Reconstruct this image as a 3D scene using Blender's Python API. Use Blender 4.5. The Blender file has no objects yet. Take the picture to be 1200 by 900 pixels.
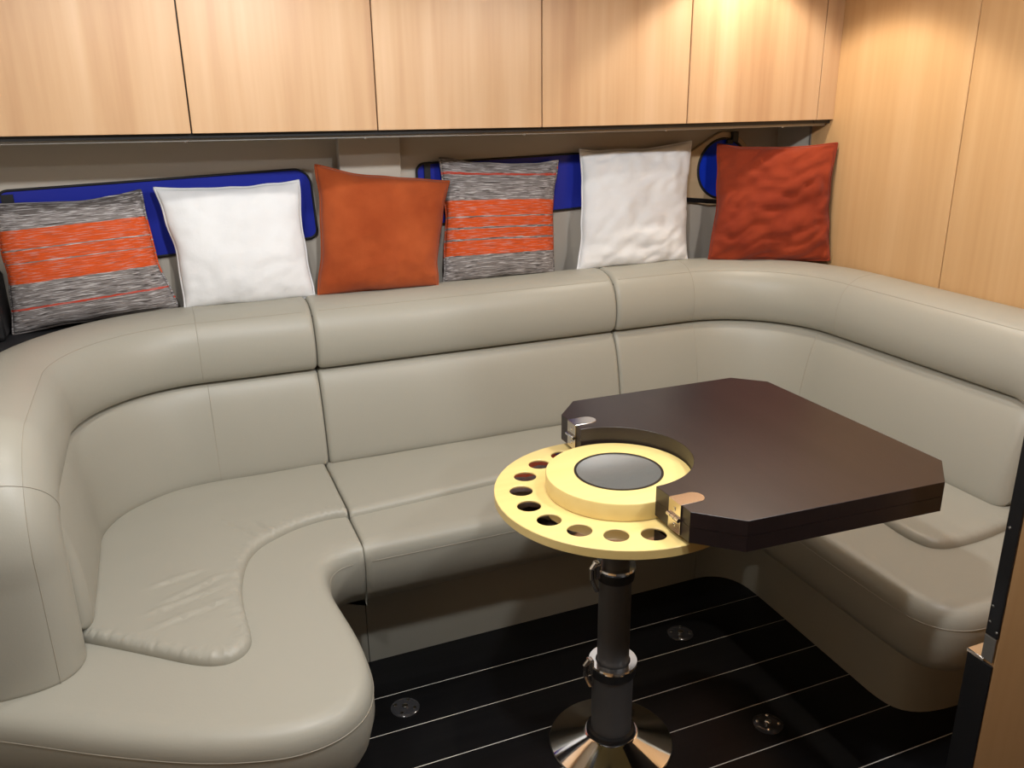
import bpy, bmesh, math, random
import numpy as np
from mathutils import Vector, Matrix, noise
from mathutils.geometry import delaunay_2d_cdt

random.seed(4)
SC = bpy.context.scene
COL = SC.collection
PI = math.pi

# ------------------------------------------------------------------ camera
cam_d = bpy.data.cameras.new('camera')
cam_d.sensor_width = 36.0
cam_d.sensor_fit = 'HORIZONTAL'
cam_d.lens = 30.0
cam_d.clip_start = 0.02
cam = bpy.data.objects.new('camera', cam_d)
COL.objects.link(cam)
yaw, pit, roll = math.radians(22.157), math.radians(18.901), math.radians(-0.781)
fw = Vector((math.sin(yaw) * math.cos(pit), math.cos(yaw) * math.cos(pit), -math.sin(pit)))
rt = fw.cross(Vector((0, 0, 1))).normalized()
up = rt.cross(fw)
r2 = rt * math.cos(roll) + up * math.sin(roll)
u2 = -rt * math.sin(roll) + up * math.cos(roll)
M = Matrix((r2, u2, -fw)).transposed().to_4x4()
M.translation = Vector((0, 0, 1.45))
cam.matrix_world = M
SC.camera = cam

# ------------------------------------------------------------------ world, view
w = bpy.data.worlds.new('world')
SC.world = w
w.use_nodes = True
w.node_tree.nodes['Background'].inputs[0].default_value = (0.93, 0.96, 1.0, 1)
w.node_tree.nodes['Background'].inputs[1].default_value = 1.15
SC.view_settings.view_transform = 'Standard'
SC.view_settings.look = 'None'
SC.view_settings.exposure = 0.0
SC.view_settings.gamma = 1.0

CEIL = 1.98
XW, YW, XLW = 2.125, 2.62, -0.64       # right wall, back wall, left wall


def lamp(kind, name, loc, energy, color, target=None, **kw):
    d = bpy.data.lights.new(name, kind)
    d.energy = energy
    d.color = color
    for k, v in kw.items():
        setattr(d, k, v)
    o = bpy.data.objects.new(name, d)
    COL.objects.link(o)
    o.location = loc
    if target is not None:
        o.rotation_euler = (Vector(target) - Vector(loc)).to_track_quat('-Z', 'Y').to_euler()
    return o


WARM = (1.0, 0.90, 0.76)
NEUT = (0.97, 0.985, 1.0)
# round recessed lamps in the headliner, some added as fill (all above the top of the frame)
DOWNLIGHTS = [   # x, y, watts, colour, cone degrees, radius
    (0.42, 1.00, 44, NEUT, 176, 0.04),
    (0.16, 1.70, 17, (1.0, 0.95, 0.88), 165, 0.025),
    (1.71, 2.11, 24, WARM, 112, 0.03),
    (1.40, 1.00, 30, NEUT, 176, 0.045),  # added as fill for the right side
    (-0.22, 1.05, 20, NEUT, 176, 0.045),  # added as fill for the left side
    (0.74, 1.36, 24, (1.0, 0.94, 0.66), 26, 0.02),
    (1.60, 0.10, 38, NEUT, 176, 0.045),  # added out of view to brighten the near bulkhead panel
]
for i, (x, y, e, c, cone, rad) in enumerate(DOWNLIGHTS):
    lamp('SPOT', 'downlight_lamp', (x, y, CEIL - 0.03), e, c, (x, y, 0), spot_size=math.radians(cone),
         spot_blend=0.25, shadow_soft_size=rad)


# ------------------------------------------------------------------ material helpers
def mat(name, color=(0.8, 0.8, 0.8), rough=0.5, metal=0.0, spec=0.5, coat=0.0):
    m = bpy.data.materials.new(name)
    m.use_nodes = True
    b = m.node_tree.nodes['Principled BSDF']
    b.inputs['Base Color'].default_value = (*color, 1)
    b.inputs['Roughness'].default_value = rough
    b.inputs['Metallic'].default_value = metal
    b.inputs['Specular IOR Level'].default_value = spec
    b.inputs['Coat Weight'].default_value = coat
    return m


def nodes(m):
    return m.node_tree.nodes, m.node_tree.links, m.node_tree.nodes['Principled BSDF']


def add_bump(m, scale, strength, dist=0.002, detail=3.0, mapping=None, coord='Object'):
    n, l, b = nodes(m)
    tc = n.new('ShaderNodeTexCoord')
    mp = n.new('ShaderNodeMapping')
    if mapping:
        mp.inputs['Scale'].default_value = mapping
    t = n.new('ShaderNodeTexNoise')
    t.inputs['Scale'].default_value = scale
    t.inputs['Detail'].default_value = detail
    bp = n.new('ShaderNodeBump')
    bp.inputs['Strength'].default_value = strength
    bp.inputs['Distance'].default_value = dist
    l.new(tc.outputs[coord], mp.inputs[0])
    l.new(mp.outputs[0], t.inputs['Vector'])
    l.new(t.outputs['Fac'], bp.inputs['Height'])
    l.new(bp.outputs[0], b.inputs['Normal'])
    return t


def ramp(n, stops, interp='LINEAR'):
    r = n.new('ShaderNodeValToRGB')
    r.color_ramp.interpolation = interp
    e = r.color_ramp.elements
    while len(e) < len(stops):
        e.new(0.5)
    for i, (p, c) in enumerate(stops):
        e[i].position = p
        e[i].color = (*c, 1)
    return r


def wood(name, c0, c1, c2, rough=0.4, axis=2, fine=55.0, broad=5.0, coat=0.0, spec=0.5):
    m = mat(name, c1, rough, coat=coat, spec=spec)
    n, l, b = nodes(m)
    tc = n.new('ShaderNodeTexCoord')
    ge = n.new('ShaderNodeObjectInfo')
    add = n.new('ShaderNodeVectorMath')
    add.operation = 'ADD'
    mul = n.new('ShaderNodeVectorMath')
    mul.operation = 'SCALE'
    mul.inputs['Scale'].default_value = 7.0
    l.new(ge.outputs['Random'], mul.inputs[0])
    l.new(tc.outputs['Object'], add.inputs[0])
    l.new(mul.outputs[0], add.inputs[1])
    outs = []
    for sc, st in ((broad, 0.06), (fine, 0.04)):
        mp = n.new('ShaderNodeMapping')
        s = [sc, sc, sc]
        s[axis] = sc * st
        mp.inputs['Scale'].default_value = s
        t = n.new('ShaderNodeTexNoise')
        t.inputs['Scale'].default_value = 1.0
        t.inputs['Detail'].default_value = 4.0
        l.new(add.outputs[0], mp.inputs[0])
        l.new(mp.outputs[0], t.inputs['Vector'])
        outs.append(t)
    mix = n.new('ShaderNodeMix')
    mix.data_type = 'FLOAT'
    mix.inputs[0].default_value = 0.4
    l.new(outs[0].outputs['Fac'], mix.inputs[2])
    l.new(outs[1].outputs['Fac'], mix.inputs[3])
    r = ramp(n, [(0.33, c0), (0.5, c1), (0.68, c2)])
    l.new(mix.outputs[0], r.inputs[0])
    l.new(r.outputs[0], b.inputs['Base Color'])
    return m


M_LEATHER = mat('leather', (0.350, 0.336, 0.282), 0.42, spec=0.45)
add_bump(M_LEATHER, 260, 0.10, 0.0012)
M_THREAD = mat('leather_thread', (0.30, 0.27, 0.215), 0.6)
M_WELT = mat('leather_welt', (0.34, 0.31, 0.25), 0.5)
M_WOOD = wood('blond_wood', (0.44, 0.255, 0.135), (0.53, 0.335, 0.185), (0.60, 0.405, 0.245), 0.36, fine=34, broad=9, coat=0.1)
M_WOODR = wood('bulkhead_wood', (0.49, 0.285, 0.125), (0.55, 0.335, 0.155), (0.60, 0.38, 0.19), 0.36, fine=34, broad=6, coat=0.1)
M_MAPLE = wood('pale_maple', (0.68, 0.51, 0.20), (0.73, 0.56, 0.23), (0.76, 0.60, 0.26), 0.35, axis=0, fine=40)
M_TAN = wood('tan_ply', (0.50, 0.36, 0.21), (0.56, 0.41, 0.25), (0.60, 0.45, 0.28), 0.45, axis=0)
M_WENGE = wood('wenge', (0.014, 0.009, 0.0095), (0.018, 0.011, 0.0115), (0.022, 0.0135, 0.0135), 0.34, axis=1, fine=120, broad=14)
add_bump(M_WENGE, 1.0, 0.05, 0.0004, 3, (400, 14, 400))
M_BLACKW = wood('black_floor_plank', (0.004, 0.004, 0.0045), (0.006, 0.006, 0.007), (0.009, 0.009, 0.010), 0.30, axis=0, fine=90, spec=0.22)
M_CAULK = mat('pale_caulk', (0.75, 0.72, 0.66), 0.6)
M_VINYL = mat('beige_vinyl', (0.50, 0.455, 0.39), 0.6, spec=0.3)
add_bump(M_VINYL, 400, 0.06, 0.001)
M_HEAD = mat('headliner', (0.62, 0.60, 0.55), 0.7)
M_BLACK = mat('black_satin', (0.008, 0.008, 0.009), 0.4)
M_RUBBER = mat('black_rubber', (0.010, 0.010, 0.012), 0.6)
M_BLUE = mat('blue_glass', (0.022, 0.034, 0.34), 0.22, spec=0.3)
M_BLUE2 = mat('bright_blue_glass', (0.010, 0.040, 0.55), 0.15)
M_CHROME = mat('chrome', (0.82, 0.82, 0.82), 0.07, 1.0)
M_NICKEL = mat('satin_nickel', (0.74, 0.68, 0.62), 0.18, 1.0)
M_POLE = mat('anodised_pole', (0.10, 0.10, 0.104), 0.5, 0.3)
add_bump(M_POLE, 900, 0.03, 0.0005)
M_ALU = mat('aluminium', (0.30, 0.29, 0.27), 0.45, 0.8)
M_MIRROR = mat('mirror_glass', (0.70, 0.72, 0.72), 0.10, 0.85)
M_SMOKE = mat('smoked_glass', (0.32, 0.28, 0.26), 0.06, 1.0)
M_RIM = mat('dark_rim', (0.04, 0.035, 0.03), 0.3, 0.7)
M_CLEAR = mat('smoked_puck', (0.05, 0.05, 0.055), 0.12, 0.3)
M_LED = mat('lamp_lens', (0.9, 0.9, 0.88), 0.5)
_n, _l, _b = nodes(M_LED)
_b.inputs['Emission Color'].default_value = (1, 0.93, 0.8, 1)
_b.inputs['Emission Strength'].default_value = 4.0


def fabric(name, c0, c1, rough=0.9, scale=60, bump=0.25, sheen=0.0, wr=7.0):
    m = mat(name, c0, rough, spec=0.15)
    n, l, b = nodes(m)
    tc = n.new('ShaderNodeTexCoord')
    t = n.new('ShaderNodeTexNoise')
    t.inputs['Scale'].default_value = wr
    t.inputs['Detail'].default_value = 5
    l.new(tc.outputs['Object'], t.inputs['Vector'])
    r = ramp(n, [(0.3, c0), (0.7, c1)])
    l.new(t.outputs['Fac'], r.inputs[0])
    l.new(r.outputs[0], b.inputs['Base Color'])
    b.inputs['Sheen Weight'].default_value = sheen
    t2 = n.new('ShaderNodeTexNoise')
    t2.inputs['Scale'].default_value = scale * 8
    t3 = n.new('ShaderNodeTexNoise')
    t3.inputs['Scale'].default_value = 18
    t3.inputs['Detail'].default_value = 4
    l.new(tc.outputs['Object'], t2.inputs['Vector'])
    l.new(tc.outputs['Object'], t3.inputs['Vector'])
    b1 = n.new('ShaderNodeBump')
    b1.inputs['Strength'].default_value = bump
    b1.inputs['Distance'].default_value = 0.001
    b2 = n.new('ShaderNodeBump')
    b2.inputs['Strength'].default_value = 0.35
    b2.inputs['Distance'].default_value = 0.008
    l.new(t3.outputs['Fac'], b2.inputs['Height'])
    l.new(t2.outputs['Fac'], b1.inputs['Height'])
    l.new(b2.outputs[0], b1.inputs['Normal'])
    l.new(b1.outputs[0], b.inputs['Normal'])
    return m


M_WHITE = fabric('white_linen', (0.74, 0.75, 0.76), (0.80, 0.81, 0.82), bump=0.15)
M_ORANGE = fabric('orange_chenille', (0.28, 0.048, 0.011), (0.40, 0.085, 0.022), sheen=0.15, bump=0.5)
M_RUST = fabric('rust_velvet', (0.20, 0.026, 0.010), (0.28, 0.042, 0.014), sheen=0.12, bump=0.3)


def striped(name, bands):
    """woven cover: bands = [(v start, 'g' grey, 'o' orange or 'r' thin red)] bottom to top along the cover's own uv"""
    m = mat(name, (0.3, 0.3, 0.3), 0.9, spec=0.15)
    n, l, b = nodes(m)
    uv = n.new('ShaderNodeUVMap')
    uv.uv_map = 'UVMap'
    sep = n.new('ShaderNodeSeparateXYZ')
    l.new(uv.outputs[0], sep.inputs[0])
    wob = n.new('ShaderNodeTexNoise')
    mpw = n.new('ShaderNodeMapping')
    mpw.inputs['Scale'].default_value = (14, 60, 1)
    l.new(uv.outputs[0], mpw.inputs[0])
    l.new(mpw.outputs[0], wob.inputs['Vector'])
    wob.inputs['Scale'].default_value = 1.0
    ma = n.new('ShaderNodeMath')
    ma.operation = 'MULTIPLY_ADD'
    ma.inputs[1].default_value = 0.016
    l.new(wob.outputs['Fac'], ma.inputs[0])
    l.new(sep.outputs['Y'], ma.inputs[2])
    sub = n.new('ShaderNodeMath')
    sub.operation = 'SUBTRACT'
    sub.inputs[1].default_value = 0.008
    l.new(ma.outputs[0], sub.inputs[0])
    colr = {'g': (0.21, 0.19, 0.185), 'o': (0.60, 0.085, 0.018), 'r': (0.50, 0.055, 0.030), 'd': (0.13, 0.115, 0.11)}
    r = ramp(n, [(p, colr[k]) for p, k in bands], 'CONSTANT')
    l.new(sub.outputs[0], r.inputs[0])
    # woven flecks, long along u
    out = r.outputs[0]
    for (su, sv, lo, hi, c, off) in ((9, 120, 0.53, 0.61, (0.50, 0.48, 0.48), 0.0), (8, 100, 0.56, 0.63, (0.075, 0.065, 0.062), 5.3)):
        mp = n.new('ShaderNodeMapping')
        mp.inputs['Scale'].default_value = (su, sv, 1)
        mp.inputs['Location'].default_value = (off, off, 0)
        t = n.new('ShaderNodeTexNoise')
        t.inputs['Scale'].default_value = 1.0
        t.inputs['Detail'].default_value = 3.0
        l.new(uv.outputs[0], mp.inputs[0])
        l.new(mp.outputs[0], t.inputs['Vector'])
        rr = ramp(n, [(lo, (0, 0, 0)), (hi, (1, 1, 1))])
        l.new(t.outputs['Fac'], rr.inputs[0])
        # fewer flecks on the orange bands: mask by the red channel
        sc = n.new('ShaderNodeSeparateColor')
        l.new(r.outputs[0], sc.inputs[0])
        mk = n.new('ShaderNodeMapRange')
        mk.inputs[1].default_value = 0.25
        mk.inputs[2].default_value = 0.5
        mk.inputs[3].default_value = 1.0
        mk.inputs[4].default_value = 0.30
        l.new(sc.outputs[0], mk.inputs[0])
        mm = n.new('ShaderNodeMath')
        mm.operation = 'MULTIPLY'
        l.new(rr.outputs[0], mm.inputs[0])
        l.new(mk.outputs[0], mm.inputs[1])
        mx = n.new('ShaderNodeMix')
        mx.data_type = 'RGBA'
        l.new(mm.outputs[0], mx.inputs[0])
        l.new(out, mx.inputs[6])
        mx.inputs[7].default_value = (*c, 1)
        out = mx.outputs[2]
    l.new(out, b.inputs['Base Color'])
    bt = n.new('ShaderNodeTexNoise')
    mp = n.new('ShaderNodeMapping')
    mp.inputs['Scale'].default_value = (10, 90, 1)
    l.new(uv.outputs[0], mp.inputs[0])
    l.new(mp.outputs[0], bt.inputs['Vector'])
    bt.inputs['Scale'].default_value = 1
    bp = n.new('ShaderNodeBump')
    bp.inputs['Strength'].default_value = 0.6
    bp.inputs['Distance'].default_value = 0.004
    l.new(bt.outputs['Fac'], bp.inputs['Height'])
    l.new(bp.outputs[0], b.inputs['Normal'])
    return m


# ------------------------------------------------------------------ geometry helpers
def link(name, me, material=None, parent=None, smooth=False):
    if material is not None:
        me.materials.append(material)
    if smooth:
        for p in me.polygons:
            p.use_smooth = True
    o = bpy.data.objects.new(name, me)
    COL.objects.link(o)
    if parent is not None:
        o.parent = parent
    return o


def bm_obj(name, bm, material, parent=None, smooth=False):
    bmesh.ops.recalc_face_normals(bm, faces=bm.faces)
    me = bpy.data.meshes.new(name)
    bm.to_mesh(me)
    bm.free()
    return link(name, me, material, parent, smooth)


def tag(o, label=None, cat=None, group=None, kind=None):
    for k, v in (('label', label), ('category', cat), ('group', group), ('kind', kind)):
        if v:
            o[k] = v
    return o


def empty(name, loc, label=None, cat=None, group=None, rot=0.0):
    o = bpy.data.objects.new(name, None)
    o.empty_display_size = 0.05
    o.location = loc
    o.rotation_euler = (0, 0, rot)
    COL.objects.link(o)
    return tag(o, label, cat, group)


def add_box(bm, lo, hi, bevel=0.0, seg=2):
    g = bmesh.ops.create_cube(bm, size=1.0)
    vs = g['verts']
    c = [(a + b) / 2 for a, b in zip(lo, hi)]
    s = [abs(b - a) for a, b in zip(lo, hi)]
    for v in vs:
        v.co = Vector((v.co.x * s[0] + c[0], v.co.y * s[1] + c[1], v.co.z * s[2] + c[2]))
    if bevel:
        es = list({e for v in vs for e in v.link_edges})
        bmesh.ops.bevel(bm, geom=es, offset=bevel, segments=seg, affect='EDGES', profile=0.5)
    return vs


def box(name, lo, hi, material, parent=None, bevel=0.0, off=None):
    """box in world coordinates; when parented to an Empty give its location as off"""
    bm = bmesh.new()
    if off is not None:
        lo = tuple(a - b for a, b in zip(lo, off))
        hi = tuple(a - b for a, b in zip(hi, off))
    add_box(bm, lo, hi, bevel)
    return bm_obj(name, bm, material, parent)


def add_lathe(bm, prof, c=(0, 0, 0), seg=48, cap=True):
    rings = []
    for r, z in prof:
        rings.append([bm.verts.new((c[0] + r * math.cos(2 * PI * i / seg), c[1] + r * math.sin(2 * PI * i / seg), c[2] + z)) for i in range(seg)])
    for a, b in zip(rings, rings[1:]):
        for i in range(seg):
            bm.faces.new((a[i], a[(i + 1) % seg], b[(i + 1) % seg], b[i]))
    if cap:
        bm.faces.new(rings[0][::-1])
        bm.faces.new(rings[-1])


def lathe(name, prof, c, material, parent=None, seg=48, cap=True, smooth=True, angle=35):
    bm = bmesh.new()
    add_lathe(bm, prof, c, seg, cap)
    o = bm_obj(name, bm, material, parent, smooth)
    if smooth:
        o.data.set_sharp_from_angle(angle=math.radians(angle))
    return o


def add_tube(bm, pts, r, seg=6, closed=False):
    pts = [Vector(p) for p in pts]
    n = len(pts)
    rings = []
    prev = None
    for i, p in enumerate(pts):
        if closed:
            t = pts[(i + 1) % n] - pts[i - 1]
        else:
            t = pts[min(i + 1, n - 1)] - pts[max(i - 1, 0)]
        if t.length < 1e-9:
            t = Vector((0, 0, 1))
        t.normalize()
        if prev is None:
            a = Vector((0, 0, 1)) if abs(t.z) < 0.9 else Vector((1, 0, 0))
            u = t.cross(a).normalized()
        else:
            u = (prev - t * prev.dot(t)).normalized()
        prev = u
        v = t.cross(u)
        rings.append([bm.verts.new(p + (u * math.cos(2 * PI * k / seg) + v * math.sin(2 * PI * k / seg)) * r) for k in range(seg)])
    m = n if closed else n - 1
    for i in range(m):
        a, b = rings[i], rings[(i + 1) % n]
        for k in range(seg):
            bm.faces.new((a[k], a[(k + 1) % seg], b[(k + 1) % seg], b[k]))
    if not closed:
        bm.faces.new(rings[0][::-1])
        bm.faces.new(rings[-1])


def tube(name, pts, r, material, parent=None, seg=6, closed=False):
    bm = bmesh.new()
    add_tube(bm, pts, r, seg, closed)
    return bm_obj(name, bm, material, parent, True)


def slab(name, loops, depth, material, parent=None, bevel=0.0, mtx=None, angle=22):
    """2D loops (outer first, then holes) filled and extruded to thickness depth (z from 0 to depth), with a small bevel"""
    cu = bpy.data.curves.new(name, 'CURVE')
    cu.dimensions = '2D'
    cu.fill_mode = 'BOTH'
    cu.extrude = max(depth / 2 - bevel, 0.0001)
    cu.bevel_depth = bevel
    cu.bevel_resolution = 0
    cu.offset = -bevel
    for lp in loops:
        s = cu.splines.new('POLY')
        s.points.add(len(lp) - 1)
        for pt, (x, y) in zip(s.points, lp):
            pt.co = (x, y, 0, 1)
        s.use_cyclic_u = True
    tmp = bpy.data.objects.new(name + '_curve', cu)
    COL.objects.link(tmp)
    bpy.context.view_layer.update()
    me = bpy.data.meshes.new_from_object(tmp.evaluated_get(bpy.context.evaluated_depsgraph_get()))
    bpy.data.objects.remove(tmp)
    bpy.data.curves.remove(cu)
    me.name = name
    me.materials.clear()
    T = Matrix.Translation((0, 0, depth / 2))
    me.transform((mtx @ T) if mtx is not None else T)
    bm = bmesh.new()
    bm.from_mesh(me)
    bmesh.ops.remove_doubles(bm, verts=bm.verts, dist=1e-5)
    bmesh.ops.recalc_face_normals(bm, faces=bm.faces)
    bm.to_mesh(me)
    bm.free()
    o = link(name, me, material, parent, True)
    me.set_sharp_from_angle(angle=math.radians(angle))
    return o


def arc(cx, cy, r, a0, a1, n):
    return [(cx + r * math.cos(math.radians(a0 + (a1 - a0) * i / n)), cy + r * math.sin(math.radians(a0 + (a1 - a0) * i / n))) for i in range(n + 1)]


def circle(cx, cy, r, n=48):
    return arc(cx, cy, r, 0, 360 * (n - 1) / n, n - 1)


def round_poly(pts, radii, n=8):
    """polygon with rounded corners"""
    out = []
    N = len(pts)
    for i in range(N):
        p = Vector((*pts[i], 0))
        a = Vector((*pts[i - 1], 0)) - p
        b = Vector((*pts[(i + 1) % N], 0)) - p
        r = radii[i] if hasattr(radii, '__len__') else radii
        if r <= 0:
            out.append((p.x, p.y))
            continue
        ang = a.angle(b)
        d = min(r / math.tan(ang / 2), a.length * 0.49, b.length * 0.49)
        rr = d * math.tan(ang / 2)
        a.normalize()
        b.normalize()
        c = p + (a + b).normalized() * (rr / math.sin(ang / 2))
        s = p + a * d - c
        e = p + b * d - c
        th = s.angle(e)
        for k in range(n + 1):
            t = k / n
            v = (s * math.sin((1 - t) * th) + e * math.sin(t * th)) / math.sin(th) if th > 1e-4 else s
            out.append((c.x + v.x, c.y + v.y))
    return out


def catmull(pts, n=6, closed=False):
    P = [np.array(p, float) for p in pts]
    out = []
    N = len(P)
    rng = range(N) if closed else range(N - 1)
    for i in rng:
        p1, p2 = P[i], P[(i + 1) % N]
        p0 = P[i - 1] if (closed or i > 0) else 2 * p1 - p2
        p3 = P[(i + 2) % N] if (closed or i + 2 < N) else 2 * p2 - p1
        for k in range(n):
            t = k / n
            out.append(0.5 * ((2 * p1) + (-p0 + p2) * t + (2 * p0 - 5 * p1 + 4 * p2 - p3) * t * t + (-p0 + 3 * p1 - 3 * p2 + p3) * t ** 3))
    if not closed:
        out.append(P[-1])
    return [tuple(p) for p in out]


def resample(pts, step):
    P = np.array(pts)
    d = np.r_[0, np.cumsum(np.hypot(*np.diff(P, axis=0).T))]
    n = max(2, int(round(d[-1] / step)))
    s = np.linspace(0, d[-1], n + 1)
    return [(float(np.interp(x, d, P[:, 0])), float(np.interp(x, d, P[:, 1]))) for x in s]


# ------------------------------------------------------------------ setting
fl = box('floor', (XLW, -1.6, -0.03), (XW, YW, -0.0015), M_CAULK)
tag(fl, kind='structure')
PITCH, GAP = 0.1320, 0.0036
y = 1.790
ys = [1.790 - PITCH * k for k in range(-6, 26)]
proto = None
box('plank', (XLW, 1.790 + GAP / 2, -0.0015), (XW, YW, 0.0), M_BLACKW, fl)
for y in ys:
    if y - PITCH < -1.6 or y > 1.80:
        continue
    if proto is None:
        proto = box('plank', (XLW, -PITCH / 2 + GAP / 2, -0.0015), (XW, PITCH / 2 - GAP / 2, 0.0), M_BLACKW, fl)
        pl = proto
    else:
        pl = proto.copy()
        COL.objects.link(pl)
        pl.parent = fl
    pl.location = (0, y - PITCH / 2, 0)

tag(box('ceiling', (XLW, -1.6, CEIL), (XW, YW, CEIL + 0.03), M_HEAD), kind='structure')
wb = box('wall_back', (XLW, YW, 0), (XW, YW + 0.03, CEIL), M_VINYL)
tag(wb, kind='structure')
box('pilaster', (0.513, YW - 0.035, 0.86), (0.700, YW, 1.335), M_VINYL, wb, 0.004)
tag(box('wall_left', (XLW - 0.03, -1.6, 0), (XLW, YW + 0.03, CEIL), M_VINYL), kind='structure')
tag(box('wall_rear', (XLW, -1.63, 0), (XW, -1.6, CEIL), mat('dark_vinyl', (0.10, 0.09, 0.08), 0.6)), kind='structure')
box('panel', (XLW, -1.6, 0.0), (XLW + 0.016, 0.85, CEIL), M_WOODR, bpy.data.objects['wall_left'], 0.001)
wr = box('wall_right', (XW + 0.018, -1.6, 0), (XW + 0.05, YW + 0.03, CEIL), M_BLACK)
tag(wr, kind='structure')
for (y0, y1) in ((1.8335, 2.443), (0.945, 1.8305), (-1.6, 0.942)):
    box('panel', (XW, y0, 0.0), (XW + 0.018, y1, CEIL), M_WOODR, wr, 0.0012)
box('liner_panel', (XW, 2.449, 0.0), (XW + 0.018, YW, CEIL), M_VINYL, wr)
box('trim_strip', (XW - 0.004, 2.4425, 0.86), (XW + 0.016, 2.4495, 1.332), M_ALU, wr, 0.001)


# windows: dark rounded frame with a blue pane
def wall_window(name, corners, radii, wide=0.011):
    mt = Matrix(((1, 0, 0, 0), (0, 0, -1, YW), (0, 1, 0, 0), (0, 0, 0, 1)))     # local x,y -> world x,z ; depth towards -y
    out = round_poly(corners, radii)
    cx = sum(c[0] for c in corners) / 4
    cz = sum(c[1] for c in corners) / 4
    inner = round_poly([(c[0] - math.copysign(wide, c[0] - cx), c[1] - math.copysign(wide, c[1] - cz)) for c in corners],
                       [max(r - wide, 0.004) for r in radii])
    fr = slab(name, [out, inner], 0.012, M_RUBBER, None, 0.002, mt)
    tag(fr, kind='structure')
    grow = [(c[0] - math.copysign(wide * 0.7, c[0] - cx), c[1] - math.copysign(wide * 0.7, c[1] - cz)) for c in corners]
    slab('pane', [round_poly(grow, [max(r - wide * 0.7, 0.004) for r in radii])], 0.008, M_BLUE, fr, 0.0, mt)
    return fr


w1 = wall_window('window_1', [(-0.385, 1.224), (-0.40, 1.000), (0.440, 1.040), (0.432, 1.248)], [0.03, 0.03, 0.028, 0.050], 0.006)
box('end_block', (-0.374, YW - 0.0145, 1.135), (-0.345, YW - 0.009, 1.212), M_RUBBER, w1)
w2 = wall_window('window_2', [(0.752, 1.247), (0.758, 1.050), (1.690, 1.090), (1.690, 1.264)], [0.03, 0.03, 0.04, 0.04], 0.006)
box('end_block', (0.779, YW - 0.0145, 1.075), (0.798, YW - 0.006, 1.243), M_RUBBER, w2)

# shelf behind the backrest
tag(box('trim_1', (XLW, 2.40, 0.835), (XW, YW, 0.855), M_RUBBER), kind='structure')

# near bulkhead on the right with its black edge post
XP = 1.317
bk = box('wall_near', (XP + 0.0055, 0.893, 0.0), (XW, 0.9175, CEIL), M_WOODR)
tag(bk, kind='structure')
dl = (XP, 0.905, 0.0)
dp = empty('door_post', dl, 'black metal edge post with small screws along the end of the near right bulkhead', 'door post')
box('post', (XP, 0.8935, 0.487), (XP + 0.005, 0.9185, CEIL), M_BLACK, dp, 0.001, dl)
box('lower_post', (XP, 0.8935, 0.0), (XP + 0.0050, 0.946, 0.428), M_BLACK, dp, 0.001, dl)
box('return_post', (XP + 0.0055, 0.918, 0.0), (XP + 0.05, 0.946, 0.428), M_BLACK, dp, 0.001, dl)
slab('strike_plate', [[(0.0, 0.0), (0.05, 0.0), (0.05, 0.036), (0.0, 0.036)]], 0.008, M_NICKEL, dp, 0.001,
     Matrix.Translation((-0.0015, 0.006, 0.4285)))
box('strike_plate', (XP - 0.001, 0.8945, 0.436), (XP + 0.0015, 0.9175, 0.486), M_ALU, dp, 0.0005, dl)
for (y, z) in ((0.9135, 0.548), (0.9135, 0.515), (0.911, 0.710), (0.897, 0.500)):
    lathe('screw', [(0.0032, 0), (0.0028, 0.0012), (0.001, 0.0018)], (0, 0, 0), M_CHROME, dp, 12).matrix_basis = \
        Matrix.Translation((0.0, y - 0.905, z)) @ Matrix.Rotation(-PI / 2, 4, 'Y')

# ------------------------------------------------------------------ overhead lockers
YC = 2.345
ZB = 1.352
seams = [-0.375, 0.105, 0.577, 1.060, 1.551, 2.056]
LABELS = ['blond wood overhead locker farthest left in the row', 'blond wood overhead locker second from the left, above the white cushion',
          'blond wood overhead locker in the middle of the row, third from left', 'blond wood overhead locker fourth from the left, above the wrinkled white cushion',
          'blond wood overhead locker with bright lamp glare beside the right bulkhead']
zs = [1.368, 1.362, 1.357, 1.352, 1.350, 1.349]
for i in range(5):
    x0, x1 = seams[i], seams[i + 1]
    base = (x0, YC, zs[i])
    e = empty('overhead_locker', base, LABELS[i], 'cabinet', 'overhead lockers along the back wall')
    bm = bmesh.new()
    for v in add_box(bm, (x0, YC + 0.0165, zs[i] - 0.012), (x1, YW - 0.001, CEIL - 0.002)):
        if v.co.z < 1.6:
            v.co.z = (zs[i] if v.co.x < x0 + 0.1 else zs[i + 1]) - 0.012
        v.co -= Vector(base)
    bm_obj('body', bm, M_BLACK, e)
    bm = bmesh.new()
    vs = add_box(bm, (x0 + 0.0018, YC, zs[i]), (x1 - 0.0018, YC + 0.016, CEIL - 0.004))
    for v in vs:
        if v.co.z < 1.6:
            t = (v.co.x - x0) / (x1 - x0)
            v.co.z = zs[i] * (1 - t) + zs[i + 1] * t
        v.co -= Vector(base)
    bmesh.ops.bevel(bm, geom=list(bm.edges), offset=0.001, segments=1, affect='EDGES')
    bm_obj('door', bm, M_WOOD, e)
tag(box('trim_2', (2.0578, YC, 1.349), (XW, YC + 0.016, CEIL - 0.004), M_WOOD, None, 0.001), kind='structure')
tag(box('trim_3', (XLW, YC, 1.37), (-0.3768, YC + 0.016, CEIL - 0.004), M_WOOD, None, 0.001), kind='structure')
tag(box('trim_5', (2.058, YC + 0.0165, 1.337), (XW, YW - 0.001, CEIL - 0.002), M_BLACK), kind='structure')
rail = empty('light_rail', (0.8, YC + 0.03, 1.325), 'slim grey aluminium rail running along underneath the overhead lockers', 'rail')
rl = (0.8, YC + 0.03, 1.325)


def z_rail(x):
    return float(np.interp(x, seams, zs)) - 0.0125


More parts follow.
